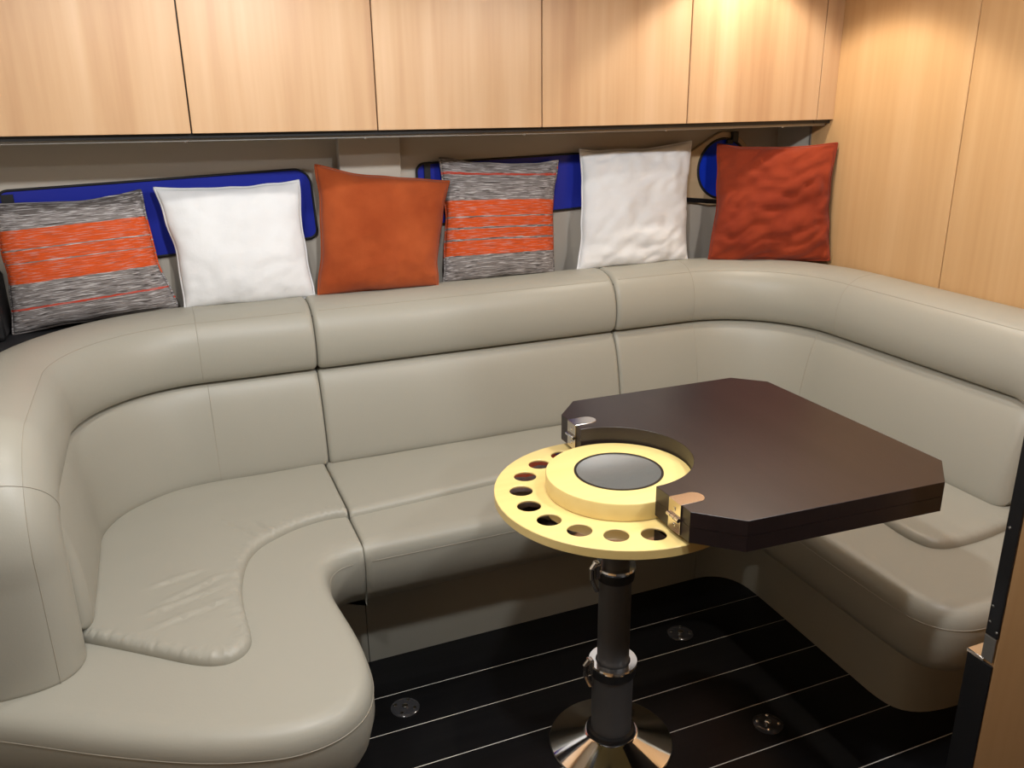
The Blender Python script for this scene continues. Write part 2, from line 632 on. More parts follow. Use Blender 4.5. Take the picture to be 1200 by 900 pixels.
bm = bmesh.new()
sec = []
for x in [XLW + 0.004] + seams + [XW - 0.006]:
    z = z_rail(x) - rl[2]
    sec.append([bm.verts.new((x - rl[0], yy, z + zz)) for yy, zz in ((0.0, -0.0075), (0.03, -0.0075), (0.03, 0.0), (0.0, 0.0))])
for a, b in zip(sec, sec[1:]):
    for k in range(4):
        bm.faces.new((a[k], a[(k + 1) % 4], b[(k + 1) % 4], b[k]))
bm.faces.new(sec[0])
bm.faces.new(sec[-1][::-1])
bm_obj('profile', bm, M_ALU, rail)
for x in (0.09, 0.55, 1.02, 1.5, 1.95):
    lathe('screw', [(0.004, 0.0), (0.003, -0.003)], (x - rl[0], 0.008, z_rail(x) - 0.0075 - rl[2]), M_CHROME, rail, 10)

# downlight fittings in the headliner, the added fill lamps included
for i, (x, y, e, c, cone, rad) in enumerate(DOWNLIGHTS):
    d = empty('ceiling_downlight', (x, y, CEIL), ['round recessed ceiling lamp over the walkway', 'round recessed ceiling lamp before the second locker',
              'round recessed ceiling lamp before the locker beside the bulkhead', 'added unseen ceiling fill lamp by the right bulkhead',
              'added unseen ceiling fill lamp over the near left corner', 'round recessed ceiling lamp straight above the yellow tray', 'added unseen ceiling lamp farthest back, brightening the near bulkhead'][i], 'ceiling light', 'ceiling downlights')
    lathe('bezel', [(0.034, 0), (0.042, -0.001), (0.042, -0.005), (0.034, -0.008), (0.031, -0.002)], (0, 0, 0), M_CHROME, d, 28, cap=False)
    lathe('lens', [(0.033, -0.0005), (0.033, -0.002)], (0, 0, 0), M_LED, d, 28)

# ------------------------------------------------------------------ settee
ST = empty('dinette_settee', (0.8, 2.3, 0.0), 'u shaped taupe leather dinette settee with rolled backrest around the table', 'settee')
SO = Vector((0.8, 2.3, 0.0))


def shift(bm):
    for v in bm.verts:
        v.co -= SO


def set_obj(name, bm, m, parent=None, smooth=True):
    """builds a part of the settee from world coordinates; sub-parts share the settee's frame"""
    shift(bm)
    return bm_obj(name, bm, m, parent or ST, smooth)


XL, YB, XR, RL_, RR_ = -0.281, 2.395, 1.955, 0.335, 0.345
ZS = 0.70
YVL, YVR, RA = 1.675, 1.335, 0.07
ZSEAT = 0.41

# the seam line between bolster and back cushion, as (position, normal to room, up, height scale)
seg = []
def _add(L, f):
    seg.append((L, f))
_add(0.63 - 0.405, lambda u: (Vector((XL, YVL, 0.405 + (0.63 - 0.405) * u)), Vector((1, 0, 0)), Vector((0, -1, 0)), 0.68))
_add(RA * PI / 2, lambda u: (Vector((XL, YVL + RA * (1 - math.cos(u * PI / 2)), 0.63 + RA * math.sin(u * PI / 2))), Vector((1, 0, 0)),
                             Vector((0, -math.cos(u * PI / 2), math.sin(u * PI / 2))), 0.68 + 0.32 * u))
_add(YB - RL_ - YVL - RA, lambda u: (Vector((XL, YVL + RA + (YB - RL_ - YVL - RA) * u, ZS)), Vector((1, 0, 0)), Vector((0, 0, 1)), 1.0))
_add(RL_ * PI / 2, lambda u: (Vector((XL + RL_ - RL_ * math.cos(u * PI / 2), YB - RL_ + RL_ * math.sin(u * PI / 2), ZS)),
                              Vector((math.cos(u * PI / 2), -math.sin(u * PI / 2), 0)), Vector((0, 0, 1)), 1.0))
_add(XR - RR_ - XL - RL_, lambda u: (Vector((XL + RL_ + (XR - RR_ - XL - RL_) * u, YB, ZS)), Vector((0, -1, 0)), Vector((0, 0, 1)), 1.0))
_add(RR_ * PI / 2, lambda u: (Vector((XR - RR_ + RR_ * math.sin(u * PI / 2), YB - RR_ + RR_ * math.cos(u * PI / 2), ZS)),
                              Vector((-math.sin(u * PI / 2), -math.cos(u * PI / 2), 0)), Vector((0, 0, 1)), 1.0))
_add(YB - RR_ - YVR - RA, lambda u: (Vector((XR, YB - RR_ - (YB - RR_ - YVR - RA) * u, ZS)), Vector((-1, 0, 0)), Vector((0, 0, 1)), 1.0))
_add(RA * PI / 2, lambda u: (Vector((XR, YVR + RA * (1 - math.sin(u * PI / 2)), 0.63 + RA * math.cos(u * PI / 2))), Vector((-1, 0, 0)),
                             Vector((0, -math.sin(u * PI / 2), math.cos(u * PI / 2))), 1.0 - 0.32 * u))
_add(0.63 - 0.405, lambda u: (Vector((XR, YVR, 0.63 - (0.63 - 0.405) * u)), Vector((-1, 0, 0)), Vector((0, -1, 0)), 0.68))
CUM = [0]
for L, f in seg:
    CUM.append(CUM[-1] + L)


def frame(s):
    s = max(0.0, min(CUM[-1], s))
    for i, (L, f) in enumerate(seg):
        if s <= CUM[i + 1] + 1e-9:
            return f((s - CUM[i]) / L)
    return seg[-1][1](1.0)


def frame_c(s):
    # back cushions run straight on where the bolster bends down
    a, b = CUM[2], CUM[7]
    if s < a:
        P, N, H, hs = frame(a)
        return P + Vector((0, -(a - s), 0)), N, Vector((0, 0, 1)), 1.0
    if s > b:
        P, N, H, hs = frame(b)
        return P + Vector((0, -(s - b), 0)), N, Vector((0, 0, 1)), 1.0
    return frame(s)


def s_at_x(x):
    return CUM[4] + (x - XL - RL_)


def offset_loop(prof, d):
    n = len(prof)
    out = []
    for i in range(n):
        a, b, c = (np.array(prof[i - 1]), np.array(prof[i]), np.array(prof[(i + 1) % n]))
        t = c - a
        t = t / (np.linalg.norm(t) + 1e-12)
        nn = np.array([t[1], -t[0]])        # outward for a CCW loop
        out.append(tuple(b - nn * d))
    return out


def sweep(name, prof, s0, s1, r0, r1, lean=False, material=M_LEATHER, wr=0.0, seed=0.0):
    """profile (n, h) CCW swept along the seam line between arclengths s0 and s1, its ends rounded by r0 and r1"""
    ss = set(np.linspace(s0, s1, max(6, int((s1 - s0) / 0.009))).tolist())
    for r, e, sg in ((r0, s0, 1), (r1, s1, -1)):
        for q in (0.0, 0.03, 0.12, 0.27, 0.48, 0.72, 1.0):
            ss.add(e + sg * r * q)
    ss = sorted(ss)
    bm = bmesh.new()
    rings = []
    for s in ss:
        d = 0.0
        for r, dist in ((r0, s - s0), (r1, s1 - s)):
            if dist < r:
                d = max(d, (r - math.sqrt(max(r * r - (r - dist) ** 2, 0))) * 0.85)
        lp = offset_loop(prof, d) if d > 0 else prof
        P, N, H, hs = frame_c(s) if lean else frame(s)
        off = 0.0
        if lean:
            off = 0.062 * max(0, -N.y) ** 2 + 0.065 * max(0, -N.x) ** 2 + 0.032 * max(0, N.x) ** 2
        ring = []
        for (a, h) in lp:
            a2 = a + off * max(0, -h) / 0.28
            p = P + N * a2 + H * (h * hs)
            if wr:
                p += N * wr * (noise.noise(Vector((p.x * 7 + seed, p.y * 7, p.z * 3))) + 0.5 * noise.noise(Vector((p.x * 16, p.y * 16 + seed, p.z * 6))))
            ring.append(bm.verts.new(p))
        rings.append(ring)
    n = len(prof)
    for A, B in zip(rings, rings[1:]):
        for i in range(n):
            bm.faces.new((A[i], A[(i + 1) % n], B[(i + 1) % n], B[i]))
    bm.faces.new(rings[0])
    bm.faces.new(rings[-1][::-1])
    return set_obj(name, bm, material)


# bolster section, CCW in (n, h): from the seam up the room side, over the top and down the back
bol_ctrl = [(-0.004, 0.0), (0.018, 0.006), (0.030, 0.026), (0.035, 0.062), (0.031, 0.100), (0.018, 0.138), (-0.006, 0.168), (-0.045, 0.187), (-0.10, 0.192),
            (-0.145, 0.184), (-0.163, 0.165), (-0.168, 0.12), (-0.168, 0.03), (-0.150, 0.0), (-0.08, -0.002)]
BOL = catmull(bol_ctrl, 3, True)
cus_ctrl = [(-0.070, -0.275), (-0.02, -0.280), (0.008, -0.276), (0.020, -0.255), (0.026, -0.20), (0.028, -0.13), (0.024, -0.06), (0.014, -0.018), (0.0, -0.004),
            (-0.03, -0.001), (-0.065, -0.004), (-0.075, -0.03), (-0.078, -0.14), (-0.078, -0.25)]
CUS = catmull(cus_ctrl, 3, True)

SA, SB = s_at_x(0.366), s_at_x(1.336)
g = 0.0008
bol_parts = [sweep('bolster', BOL, 0.0, SA - g, 0.012, 0.016), sweep('bolster', BOL, SA + g, SB - g, 0.016, 0.016),
             sweep('bolster', BOL, SB + g, CUM[-1], 0.016, 0.012)]
SCL = CUM[2] - 0.062
SCR = CUM[7] + 0.078


cus_parts = [sweep('back_cushion', CUS, SCL, SA - g, 0.045, 0.014, True, wr=0.0012), sweep('back_cushion', CUS, SA + g, SB - g, 0.014, 0.014, True, wr=0.0010, seed=3),
             sweep('back_cushion', CUS, SB + g, SCR, 0.014, 0.045, True, wr=0.0015, seed=9)]


def along(a, h, s0, s1, step=0.012):
    out = []
    for s in np.linspace(s0, s1, max(3, int((s1 - s0) / step))):
        P, N, H, hs = frame(float(s))
        out.append(P + N * a + H * (h * hs))
    return out


def across(prof, i0, i1, s, lean=False, lift=0.0):
    P, N, H, hs = frame(s)
    off = (0.062 * max(0, -N.y) ** 2 + 0.065 * max(0, -N.x) ** 2 + 0.032 * max(0, N.x) ** 2) if lean else 0
    n = len(prof)
    pts = []
    for i in range(i0, i1 + 1):
        a, h = prof[i % n]
        pts.append(P + N * (a + off * max(0, -h) / 0.28 + lift) + H * (h * hs))
    return pts


def set_tube(name, pts, r, m, parent, closed=False):
    bm = bmesh.new()
    add_tube(bm, pts, r, 6, closed)
    return set_obj(name, bm, m, parent)


# top stitching on the bolsters
for part, a, b in zip(bol_parts, (0.0, SA + 0.02, SB + 0.02), (SA - 0.02, SB - 0.02, CUM[-1])):
    set_tube('stitching', along(BOL[18][0], BOL[18][1], a, b, 0.009), 0.0009, M_WELT, part)
for s, part in ((CUM[1] + 0.062, 0), (CUM[4] + 0.0, 0), (CUM[5] + 0.02, 2), (CUM[6] + 0.03, 2)):
    set_tube('seam', across(BOL, 2, 30, s), 0.0008, M_WELT, bol_parts[part])
for s, part in ((CUM[4] + 0.01, 0), (CUM[5] + 0.03, 2), (CUM[6] - 0.06, 2)):
    set_tube('seam', across(CUS, 8, 26, s, True), 0.0008, M_WELT, cus_parts[part])


# ---- seats
def seg_dist(P, poly):
    """distance of points P (k,2) to every segment of the closed polygon -> (k, nseg)"""
    A = np.array(poly)
    B = np.roll(A, -1, axis=0)
    D = B - A
    L2 = (D ** 2).sum(1) + 1e-15
    V = P[:, None, :] - A[None]
    t = np.clip((V * D[None]).sum(2) / L2[None], 0, 1)
    return np.sqrt(((V - t[..., None] * D[None]) ** 2).sum(2))


def in_poly(P, poly):
    A = np.array(poly)
    B = np.roll(A, -1, axis=0)
    x, y = P[:, 0][:, None], P[:, 1][:, None]
    c = ((A[:, 1] > y) != (B[:, 1] > y)) & (x < (B[:, 0] - A[:, 0]) * (y - A[:, 1]) / (B[:, 1] - A[:, 1] + 1e-15) + A[:, 0])
    return c.sum(1) % 2 == 1


def pad_mesh(name, pieces, zt, zb, tuck, parent, grid=0.03, fn=None, material=M_LEATHER, extra=None):
    """a cushion: pieces = [(polyline, edge radius)] joined to a closed CCW outline; top rounds down over each edge radius;
    the side falls to zb drawn in by tuck"""
    out, rad = [], []
    tk = {}
    for pl_, r in pieces:
        for k, p in enumerate(pl_[:-1]):
            out.append(p)
            rad.append(r)
    if tuck:
        # the front side is drawn in along its own normals, also at its two end corners
        base_i = 0
        for pl_, r in pieces:
            m = len(pl_)
            if r > 0.03:
                for k in range(m):
                    a, b = np.array(pl_[max(k - 1, 0)]), np.array(pl_[min(k + 1, m - 1)])
                    t = (b - a) / np.linalg.norm(b - a)
                    tk[(base_i + k) % sum(len(q[0]) - 1 for q in pieces)] = np.array([-t[1], t[0]])
            base_i += m - 1
    poly = out
    rad = np.array(rad)
    n = len(poly)
    inner = []
    rmax = rad.max()
    for q in (0.10, 0.30, 0.60, 1.0, 1.35):
        lp = offset_loop(poly, 1.0)
        for i in range(n):
            rr = rad[i]
            d = rr * q
            p = np.array(poly[i]) + (np.array(lp[i]) - np.array(poly[i])) * d
            inner.append(p)
    A = np.array(poly)
    lo, hi = A.min(0), A.max(0)
    gx, gy = np.meshgrid(np.arange(lo[0], hi[0], grid), np.arange(lo[1], hi[1], grid))
    G = np.c_[gx.ravel(), gy.ravel()]
    if extra is not None:
        G = np.r_[G, extra]
    I = np.array(inner)
    I = I[in_poly(I, poly)]
    DI = seg_dist(I, poly)
    I = I[DI.min(1) > 0.0008]
    G = G[in_poly(G, poly)]
    G = G[(seg_dist(G, poly).min(1)) > 0.012]
    # keep grid points clear of the ring points
    if len(G):
        dd = np.sqrt(((G[:, None, :] - I[None]) ** 2).sum(2)).min(1)
        G = G[dd > 0.006]
    # thin out ring points that pile up at tight corners
    keep = []
    for p in I:
        if all((p[0] - q[0]) ** 2 + (p[1] - q[1]) ** 2 > 0.0016 ** 2 for q in keep[-400:]):
            keep.append(p)
    I = np.array(keep)
    pts = np.r_[A, I, G]
    vs, es, fs, *_ = delaunay_2d_cdt([Vector(p) for p in pts], [(i, (i + 1) % n) for i in range(n)], [], 1, 1e-6)
    V = np.array([[v.x, v.y] for v in vs])
    D = seg_dist(V, poly)
    R = rad[None, :]
    drop = np.where(D < R, R - np.sqrt(np.maximum(R * R - (R - D) ** 2, 0)), 0).max(1)
    z = zt - drop
    if fn is not None:
        z = z + fn(V, D.min(1))
    bm = bmesh.new()
    bv = [bm.verts.new((V[i, 0], V[i, 1], z[i])) for i in range(len(V))]
    for f in fs:
        try:
            bm.faces.new([bv[i] for i in f])
        except ValueError:
            pass
    # side
    bd = [bv[i] for i in range(n)]
    lp = offset_loop(poly, 1.0)
    prev = bd
    z0 = zt - rad
    for t, ins in ((0.35, 0.0), (0.7, 0.25), (0.92, 0.6), (1.0, 1.0)):
        ring = []
        for i in range(n):
            v = np.array(poly[i]) + tk.get(i, np.zeros(2)) * tuck * ins
            ring.append(bm.verts.new((v[0], v[1], z0[i] * (1 - t) + zb * t)))
        for i in range(n):
            bm.faces.new((prev[i], ring[i], ring[(i + 1) % n], prev[(i + 1) % n]))
        prev = ring
    bm.faces.new(prev[::-1])
    bmesh.ops.remove_doubles(bm, verts=bm.verts, dist=1e-6)
    return set_obj(name, bm, material, parent), poly


XS1, XS2 = 0.354, 1.318          # seams between the seats
ER = 0.042
# left seat outline, CCW seen from above
front_l = catmull([(XS1 - 0.0012, 1.836), (0.318, 1.838), (0.286, 1.826), (0.262, 1.796), (0.251, 1.745), (0.250, 1.680), (0.258, 1.600), (0.266, 1.520), (0.268, 1.440),
                   (0.260, 1.366), (0.232, 1.302), (0.180, 1.262), (0.110, 1.248), (0.030, 1.262), (-0.080, 1.306), (-0.220, 1.386), (-0.380, 1.490), (-0.50, 1.56), (-0.58, 1.60)], 6)
front_l = resample(front_l, 0.014)
cw_l = front_l                      # runs clockwise: reverse for CCW
left_in = [(XS1 - 0.0012, 2.42), (XS1 - 0.0012, 1.836)]
pieces_l = [(resample([(-0.58, 2.42), (-0.58, 1.60)], 0.03), 0.010), (front_l[::-1], ER), (resample([(XS1 - 0.0012, 1.836), (XS1 - 0.0012, 2.42)], 0.014), 0.010),
            (resample([(XS1 - 0.0012, 2.42), (-0.58, 2.42)], 0.04), 0.010)]


def fold_l(V, d):
    # pulled folds in the tight inner corner
    c = np.array([0.285, 1.83])
    r = np.hypot(*(V - c).T)
    return -0.0022 * np.sin(np.arctan2(V[:, 1] - c[1], V[:, 0] - c[0]) * 9) * np.exp(-(r / 0.045) ** 2)


seat_l, _ = pad_mesh('seat', pieces_l, ZSEAT, 0.235, 0.045, None, fn=fold_l)

front_m = resample([(XS1 + 0.0012, 1.836), (XS2 - 0.0012, 1.832)], 0.016)
pieces_m = [(front_m, ER), (resample([(XS2 - 0.0012, 1.832), (XS2 - 0.0012, 2.42)], 0.016), 0.010), (resample([(XS2 - 0.0012, 2.42), (XS1 + 0.0012, 2.42)], 0.04), 0.010),
            (resample([(XS1 + 0.0012, 2.42), (XS1 + 0.0012, 1.836)], 0.016), 0.010)]
seat_m, _ = pad_mesh('seat', pieces_m, ZSEAT, 0.235, 0.045, None)

front_r = catmull([(XS2 + 0.0012, 1.832), (1.342, 1.830), (1.368, 1.815), (1.385, 1.785), (1.390, 1.740), (1.388, 1.600), (1.384, 1.420), (1.381, 1.260), (1.381, 1.170),
                   (1.390, 1.118), (1.415, 1.078), (1.460, 1.052), (1.520, 1.045), (1.60, 1.046), (1.80, 1.05), (2.115, 1.05)], 6)
front_r = resample(front_r, 0.014)
pieces_r = [(front_r, ER), (resample([(2.115, 1.05), (2.115, 2.42)], 0.04), 0.010), (resample([(2.115, 2.42), (XS2 + 0.0012, 2.42)], 0.04), 0.010),
            (resample([(XS2 + 0.0012, 2.42), (XS2 + 0.0012, 1.832)], 0.016), 0.010)]
seat_r, _ = pad_mesh('seat', pieces_r, ZSEAT, 0.235, 0.045, None)

# edge stitching on the seats, a little below the rounded top
def edge_stitch(line, seat, z, outn):
    lp = line
    pts = []
    for i in range(len(lp)):
        a, b = np.array(lp[max(i - 1, 0)]), np.array(lp[min(i + 1, len(lp) - 1)])
        t = (b - a) / (np.linalg.norm(b - a) + 1e-9)
        nrm = np.array([t[1], -t[0]]) * outn
        p = np.array(lp[i]) + nrm * 0.0002
        pts.append((p[0], p[1], z))
    set_tube('stitching', pts, 0.0009, M_WELT, seat)


edge_stitch(front_l[2:], seat_l, ZSEAT - ER - 0.003, -1)
edge_stitch(front_m[1:-1], seat_m, ZSEAT - ER - 0.003, 1)
edge_stitch(front_r[2:], seat_r, ZSEAT - ER - 0.003, 1)

# raised comfort pads
ZP = ZSEAT + 0.022


FOLDS = [((-0.137, 1.697), (0.023, 1.747)), ((-0.124, 1.640), (0.042, 1.695)), ((-0.103, 1.730), (0.038, 1.801)), ((0.049, 2.071), (0.125, 1.946)), ((-0.128, 1.805), (-0.010, 1.839)), ((0.124, 2.028), (0.154, 1.966))]


def fold_pts():
    out = []
    for (a, b) in FOLDS:
        a, b = np.array(a), np.array(b)
        t = (b - a) / np.linalg.norm(b - a)
        nn = np.array([-t[1], t[0]])
        for u in np.linspace(-0.1, 1.1, 12):
            for d in (-0.014, -0.007, 0.0, 0.007, 0.014):
                out.append(a + (b - a) * u + nn * d)
    return np.array(out)


def gather(lines, amp=0.0034, wave=0.014, folds=()):
    """little gathers along the given edge lines of a pad"""
    L = [np.array(resample(l, 0.004)) for l in lines]

    def f(V, d):
        z = np.zeros(len(V))
        for l in L:
            s = np.r_[0, np.cumsum(np.hypot(*np.diff(l, axis=0).T))]
            dist = np.sqrt(((V[:, None, :] - l[None]) ** 2).sum(2))
            k = dist.argmin(1)
            dm = dist.min(1)
            ph = s[k] * 2 * PI / wave + 1.3 * np.sin(s[k] * 47) + dm * 60
            z += amp * np.sin(ph) * np.exp(-((dm - 0.012) / 0.012) ** 2)
        for (a, b) in folds:
            a, b = np.array(a), np.array(b)
            t = (b - a) / np.linalg.norm(b - a)
            u = (V - a) @ t / np.linalg.norm(b - a)
            dn = (V - a) @ np.array([-t[1], t[0]])
            env = np.exp(-(np.maximum(0, np.abs(u - 0.5) - 0.3) / 0.15) ** 2)
            z += env * (0.0036 * np.exp(-((dn - 0.006) / 0.006) ** 2) - 0.0026 * np.exp(-((dn + 0.005) / 0.006) ** 2))
        for i in range(len(V)):
            z[i] += 0.0018 * noise.noise(Vector((V[i, 0] * 9, V[i, 1] * 16, 0.3)))
        return z
    return f


edge1 = resample(catmull([(XS1 - 0.002, 2.004), (0.31, 2.009), (0.268, 2.005), (0.222, 1.992), (0.177, 1.970), (0.120, 1.928), (0.084, 1.866), (0.062, 1.765), (0.057, 1.669), (0.060, 1.575)], 6), 0.007)
edge2 = resample(catmull([(0.060, 1.575), (0.056, 1.538), (0.036, 1.507), (0.0, 1.495), (-0.049, 1.516), (-0.125, 1.578), (-0.190, 1.632), (-0.255, 1.684)], 6), 0.007)
back1 = resample(catmull([(-0.262, 1.70), (-0.262, 1.9), (-0.258, 2.06), (-0.245, 2.17), (-0.195, 2.27), (-0.11, 2.345), (0.0, 2.37), (0.15, 2.372), (XS1 - 0.002, 2.372)], 5), 0.02)
pl1 = [(resample([(-0.255, 1.684), (-0.262, 1.70)], 0.01), 0.008), ]
pieces = [(edge2[::-1] if False else edge1[::-1], 0.016)]
outline1 = [(edge1[::-1], 0.018)]
# CCW: along the front from the arm end to the seam, up the seam, back along the backrest
outline1 = [(edge2[::-1], 0.019), (edge1[::-1], 0.019), (resample([(XS1 - 0.002, 2.004), (XS1 - 0.002, 2.372)], 0.014), 0.010), (back1[::-1], 0.008)]
ex = []
for l in (edge1, edge2):
    A = np.array(l)
    T = np.gradient(A, axis=0)
    T /= np.hypot(*T.T)[:, None]
    Nn = np.c_[T[:, 1], -T[:, 0]]
    for d in (-0.028, -0.038, -0.05):
        ex.append(A - Nn * d if False else A + Nn * abs(d))
        ex.append(A - Nn * abs(d))
pad_l, _ = pad_mesh('seat_pad', outline1, ZP, ZSEAT - 0.003, 0.0, seat_l, 0.02, gather([edge1, edge2], folds=FOLDS), extra=np.concatenate(ex + [fold_pts()]))

edge_m = resample([(XS1 + 0.002, 1.998), (0.56, 2.014), (0.82, 2.036), (1.08, 2.040), (XS2 - 0.002, 2.02)], 0.012)
outline_m = [(edge_m, 0.019), (resample([(XS2 - 0.002, 2.02), (XS2 - 0.002, 2.372)], 0.016), 0.010), (resample([(XS2 - 0.002, 2.372), (XS1 + 0.002, 2.372)], 0.03), 0.008),
             (resample([(XS1 + 0.002, 2.372), (XS1 + 0.002, 1.998)], 0.016), 0.010)]
pad_m, _ = pad_mesh('seat_pad', outline_m, ZP - 0.004, ZSEAT - 0.003, 0.0, seat_m, 0.025, gather([], 0))

edge_r = resample(catmull([(XS2 + 0.002, 2.02), (1.40, 2.00), (1.50, 1.93), (1.56, 1.80), (1.583, 1.64), (1.588, 1.48), (1.578, 1.36), (1.584, 1.303), (1.606, 1.274), (1.651, 1.262), (1.734, 1.262), (1.85, 1.276), (1.93, 1.29)], 6), 0.009)
back_r = resample(catmull([(1.93, 1.29), (1.94, 1.5), (1.95, 1.9), (1.94, 2.14), (1.88, 2.27), (1.78, 2.35), (1.65, 2.372), (XS2 + 0.002, 2.372)], 5), 0.02)
outline_r = [(edge_r, 0.019), (back_r, 0.008), (resample([(XS2 + 0.002, 2.372), (XS2 + 0.002, 2.02)], 0.016), 0.010)]
pad_r, _ = pad_mesh('seat_pad', outline_r, ZP, ZSEAT - 0.003, 0.0, seat_r, 0.025, gather([edge_r[-40:]], 0.0012))

# upholstered plinth under the seats (recessed)
def plinth(name, line, closed_to, z1=0.262):
    bm = bmesh.new()
    lo = [bm.verts.new((x, y, 0.0)) for x, y in line]
    hi = [bm.verts.new((x, y, z1)) for x, y in line]
    for i in range(len(line) - 1):
        bm.faces.new((lo[i], lo[i + 1], hi[i + 1], hi[i]))
    lb = [bm.verts.new((x, y, 0.0)) for x, y in closed_to]
    hb = [bm.verts.new((x, y, z1)) for x, y in closed_to]
    seq_lo = lo + lb
    seq_hi = hi + hb
    k = len(line) - 1
    m = len(seq_lo)
    for i in range(k, m):
        bm.faces.new((seq_lo[i], seq_lo[(i + 1) % m], seq_hi[(i + 1) % m], seq_hi[i]))
    bm.faces.new(seq_hi)
    bm.faces.new(seq_lo[::-1])
    o = set_obj(name, bm, M_LEATHER)
    o.data.set_sharp_from_angle(angle=math.radians(40))
    return o


XK1 = 0.366
pl_l = resample(catmull([(XK1 - 0.001, 1.942), (0.30, 1.940), (0.235, 1.915), (0.195, 1.86), (0.178, 1.77), (0.176, 1.66), (0.184, 1.52), (0.182, 1.42), (0.150, 1.355), (0.09, 1.335), (0.0, 1.36), (-0.2, 1.47), (-0.5, 1.64)], 5), 0.02)
plinth('plinth', pl_l, [(-0.5, 2.5), (XK1 - 0.001, 2.5)])
XK2 = 1.40
plinth('plinth', [(XK1 + 0.001, 1.942), (0.7, 1.943), (1.0, 1.944), (XK2 - 0.001, 1.944)], [(XK2 - 0.001, 2.5), (XK1 + 0.001, 2.5)])
pl_r = resample(catmull([(XK2 + 0.001, 1.944), (1.44, 1.94), (1.485, 1.915), (1.512, 1.87), (1.520, 1.80), (1.514, 1.60), (1.507, 1.40), (1.505, 1.30), (1.520, 1.245), (1.565, 1.212), (1.64, 1.198), (1.75, 1.195), (2.0, 1.195)], 5), 0.02)
plinth('plinth', pl_r, [(2.0, 2.5), (XK2 + 0.001, 2.5)])


# ------------------------------------------------------------------ cushions
def cushion(name, corners, T, material, label, group=None, seed=0, wr=0.004, pinch=0.075, ear=0.02, lump=0.0, bow=(0, 0, 0, 0)):
    """corners TL, TR, BR, BL in world coordinates (camera side facing -y)"""
    TL, TR, BR, BL = [Vector(c) for c in corners]
    base = (BL + BR) / 2
    N = ((TR - TL) + (BR - BL)).cross((BL - TL) + (BR - TR)).normalized()
    if N.y > 0:
        N = -N
    n = 44
    bm = bmesh.new()
    uvl = bm.loops.layers.uv.new('UVMap')
    def pos(u, v):
        # inward bow of the edges between the ears
        k = 1 - pinch * (1 - v * v) * abs(u) ** 3
        kk = 1 - (pinch if v > 0 else 0.012) * (1 - u * u) * abs(v) ** 3
        a, b = (u * k + 1) / 2, (v * kk + 1) / 2
        wob = 0.006 * noise.noise(Vector((u * 2.5 + seed, v * 2.5, seed)))
        return (BL * (1 - a) + BR * a) * (1 - b) + (TL * (1 - a) + TR * a) * b + (TR - TL).normalized() * wob * (abs(u) ** 4) + Vector((0, 0, 1)) * wob * abs(v) ** 4
    def th(u, v, side):
        e = max(0.0, (1 - u * u) * (1 - v * v))
        t = T * (e ** 0.42) * (0.92 - 0.10 * v)
        q = Vector((u * 2.2 + seed, v * 2.2 - seed, side))
        ww = wr * (noise.noise(q * 1.0) + 0.7 * noise.noise(q * 2.6)) * (e ** 0.25)
        # creases running in from the edges
        cr = wr * 0.9 * noise.noise(Vector((u * 1.2 + seed * 3, v * 7 + 2, side))) * abs(u) ** 2 * (e ** 0.3) \
            + wr * 0.9 * noise.noise(Vector((u * 7 + seed, v * 1.2 + 5, side))) * abs(v) ** 2 * (e ** 0.3)
        if lump:
            rid = abs(noise.noise(Vector((u * 1.9 + seed, v * 3.6 - u * 1.6, 4.0))))
            cr -= lump * max(0, 0.25 - rid) * 4 * (e ** 0.3)
        return t + ww + cr
    def prm(i):
        t = -1 + 2 * i / n
        return math.sin(t * PI / 2) * 0.55 + t * 0.45
    vf = {}
    for side in (1, -1):
        for i in range(n + 1):
            for j in range(n + 1):
                u, v = prm(i), prm(j)
                edge = i in (0, n) or j in (0, n)
                if edge and side == -1:
                    vf[(-1, i, j)] = vf[(1, i, j)]
                    continue
                t = 0 if edge else th(u, v, side)
                if side == -1:
                    t *= 0.55
                vf[(side, i, j)] = bm.verts.new(pos(u, v) + N * (t * side) - base)
    for side in (1, -1):
        for i in range(n):
            for j in range(n):
                q = [(i, j), (i + 1, j), (i + 1, j + 1), (i, j + 1)]
                if side == -1:
                    q = q[::-1]
                f = bm.faces.new([vf[(side, a, b)] for a, b in q])
                for lp, (a, b) in zip(f.loops, q):
                    lp[uvl].uv = (a / n, (prm(b) + 1) / 2)
    border = [(i, 0) for i in range(n)] + [(n, j) for j in range(n)] + [(n - i, n) for i in range(n)] + [(0, n - j) for j in range(n)]
    bpts = [vf[(1, a, b)].co.copy() for a, b in border]
    e = empty(name, base, label, 'cushion', group)
    bmesh.ops.recalc_face_normals(bm, faces=bm.faces)
    me = bpy.data.meshes.new('cover')
    bm.to_mesh(me)
    bm.free()
    link('cover', me, material, e, True)
    # sewn edge, as flat as a folded hem
    bm = bmesh.new()
    uvl = bm.loops.layers.uv.new('UVMap')
    add_tube(bm, bpts, 0.0035, 5, True)
    for f in bm.faces:
        for lp in f.loops:
            c = lp.vert.co
            b = (c.z - min(p.z for p in bpts)) / (max(p.z for p in bpts) - min(p.z for p in bpts))
            lp[uvl].uv = (0.5, b)
    o = bm_obj('hem', bm, material, e, True)
    return e


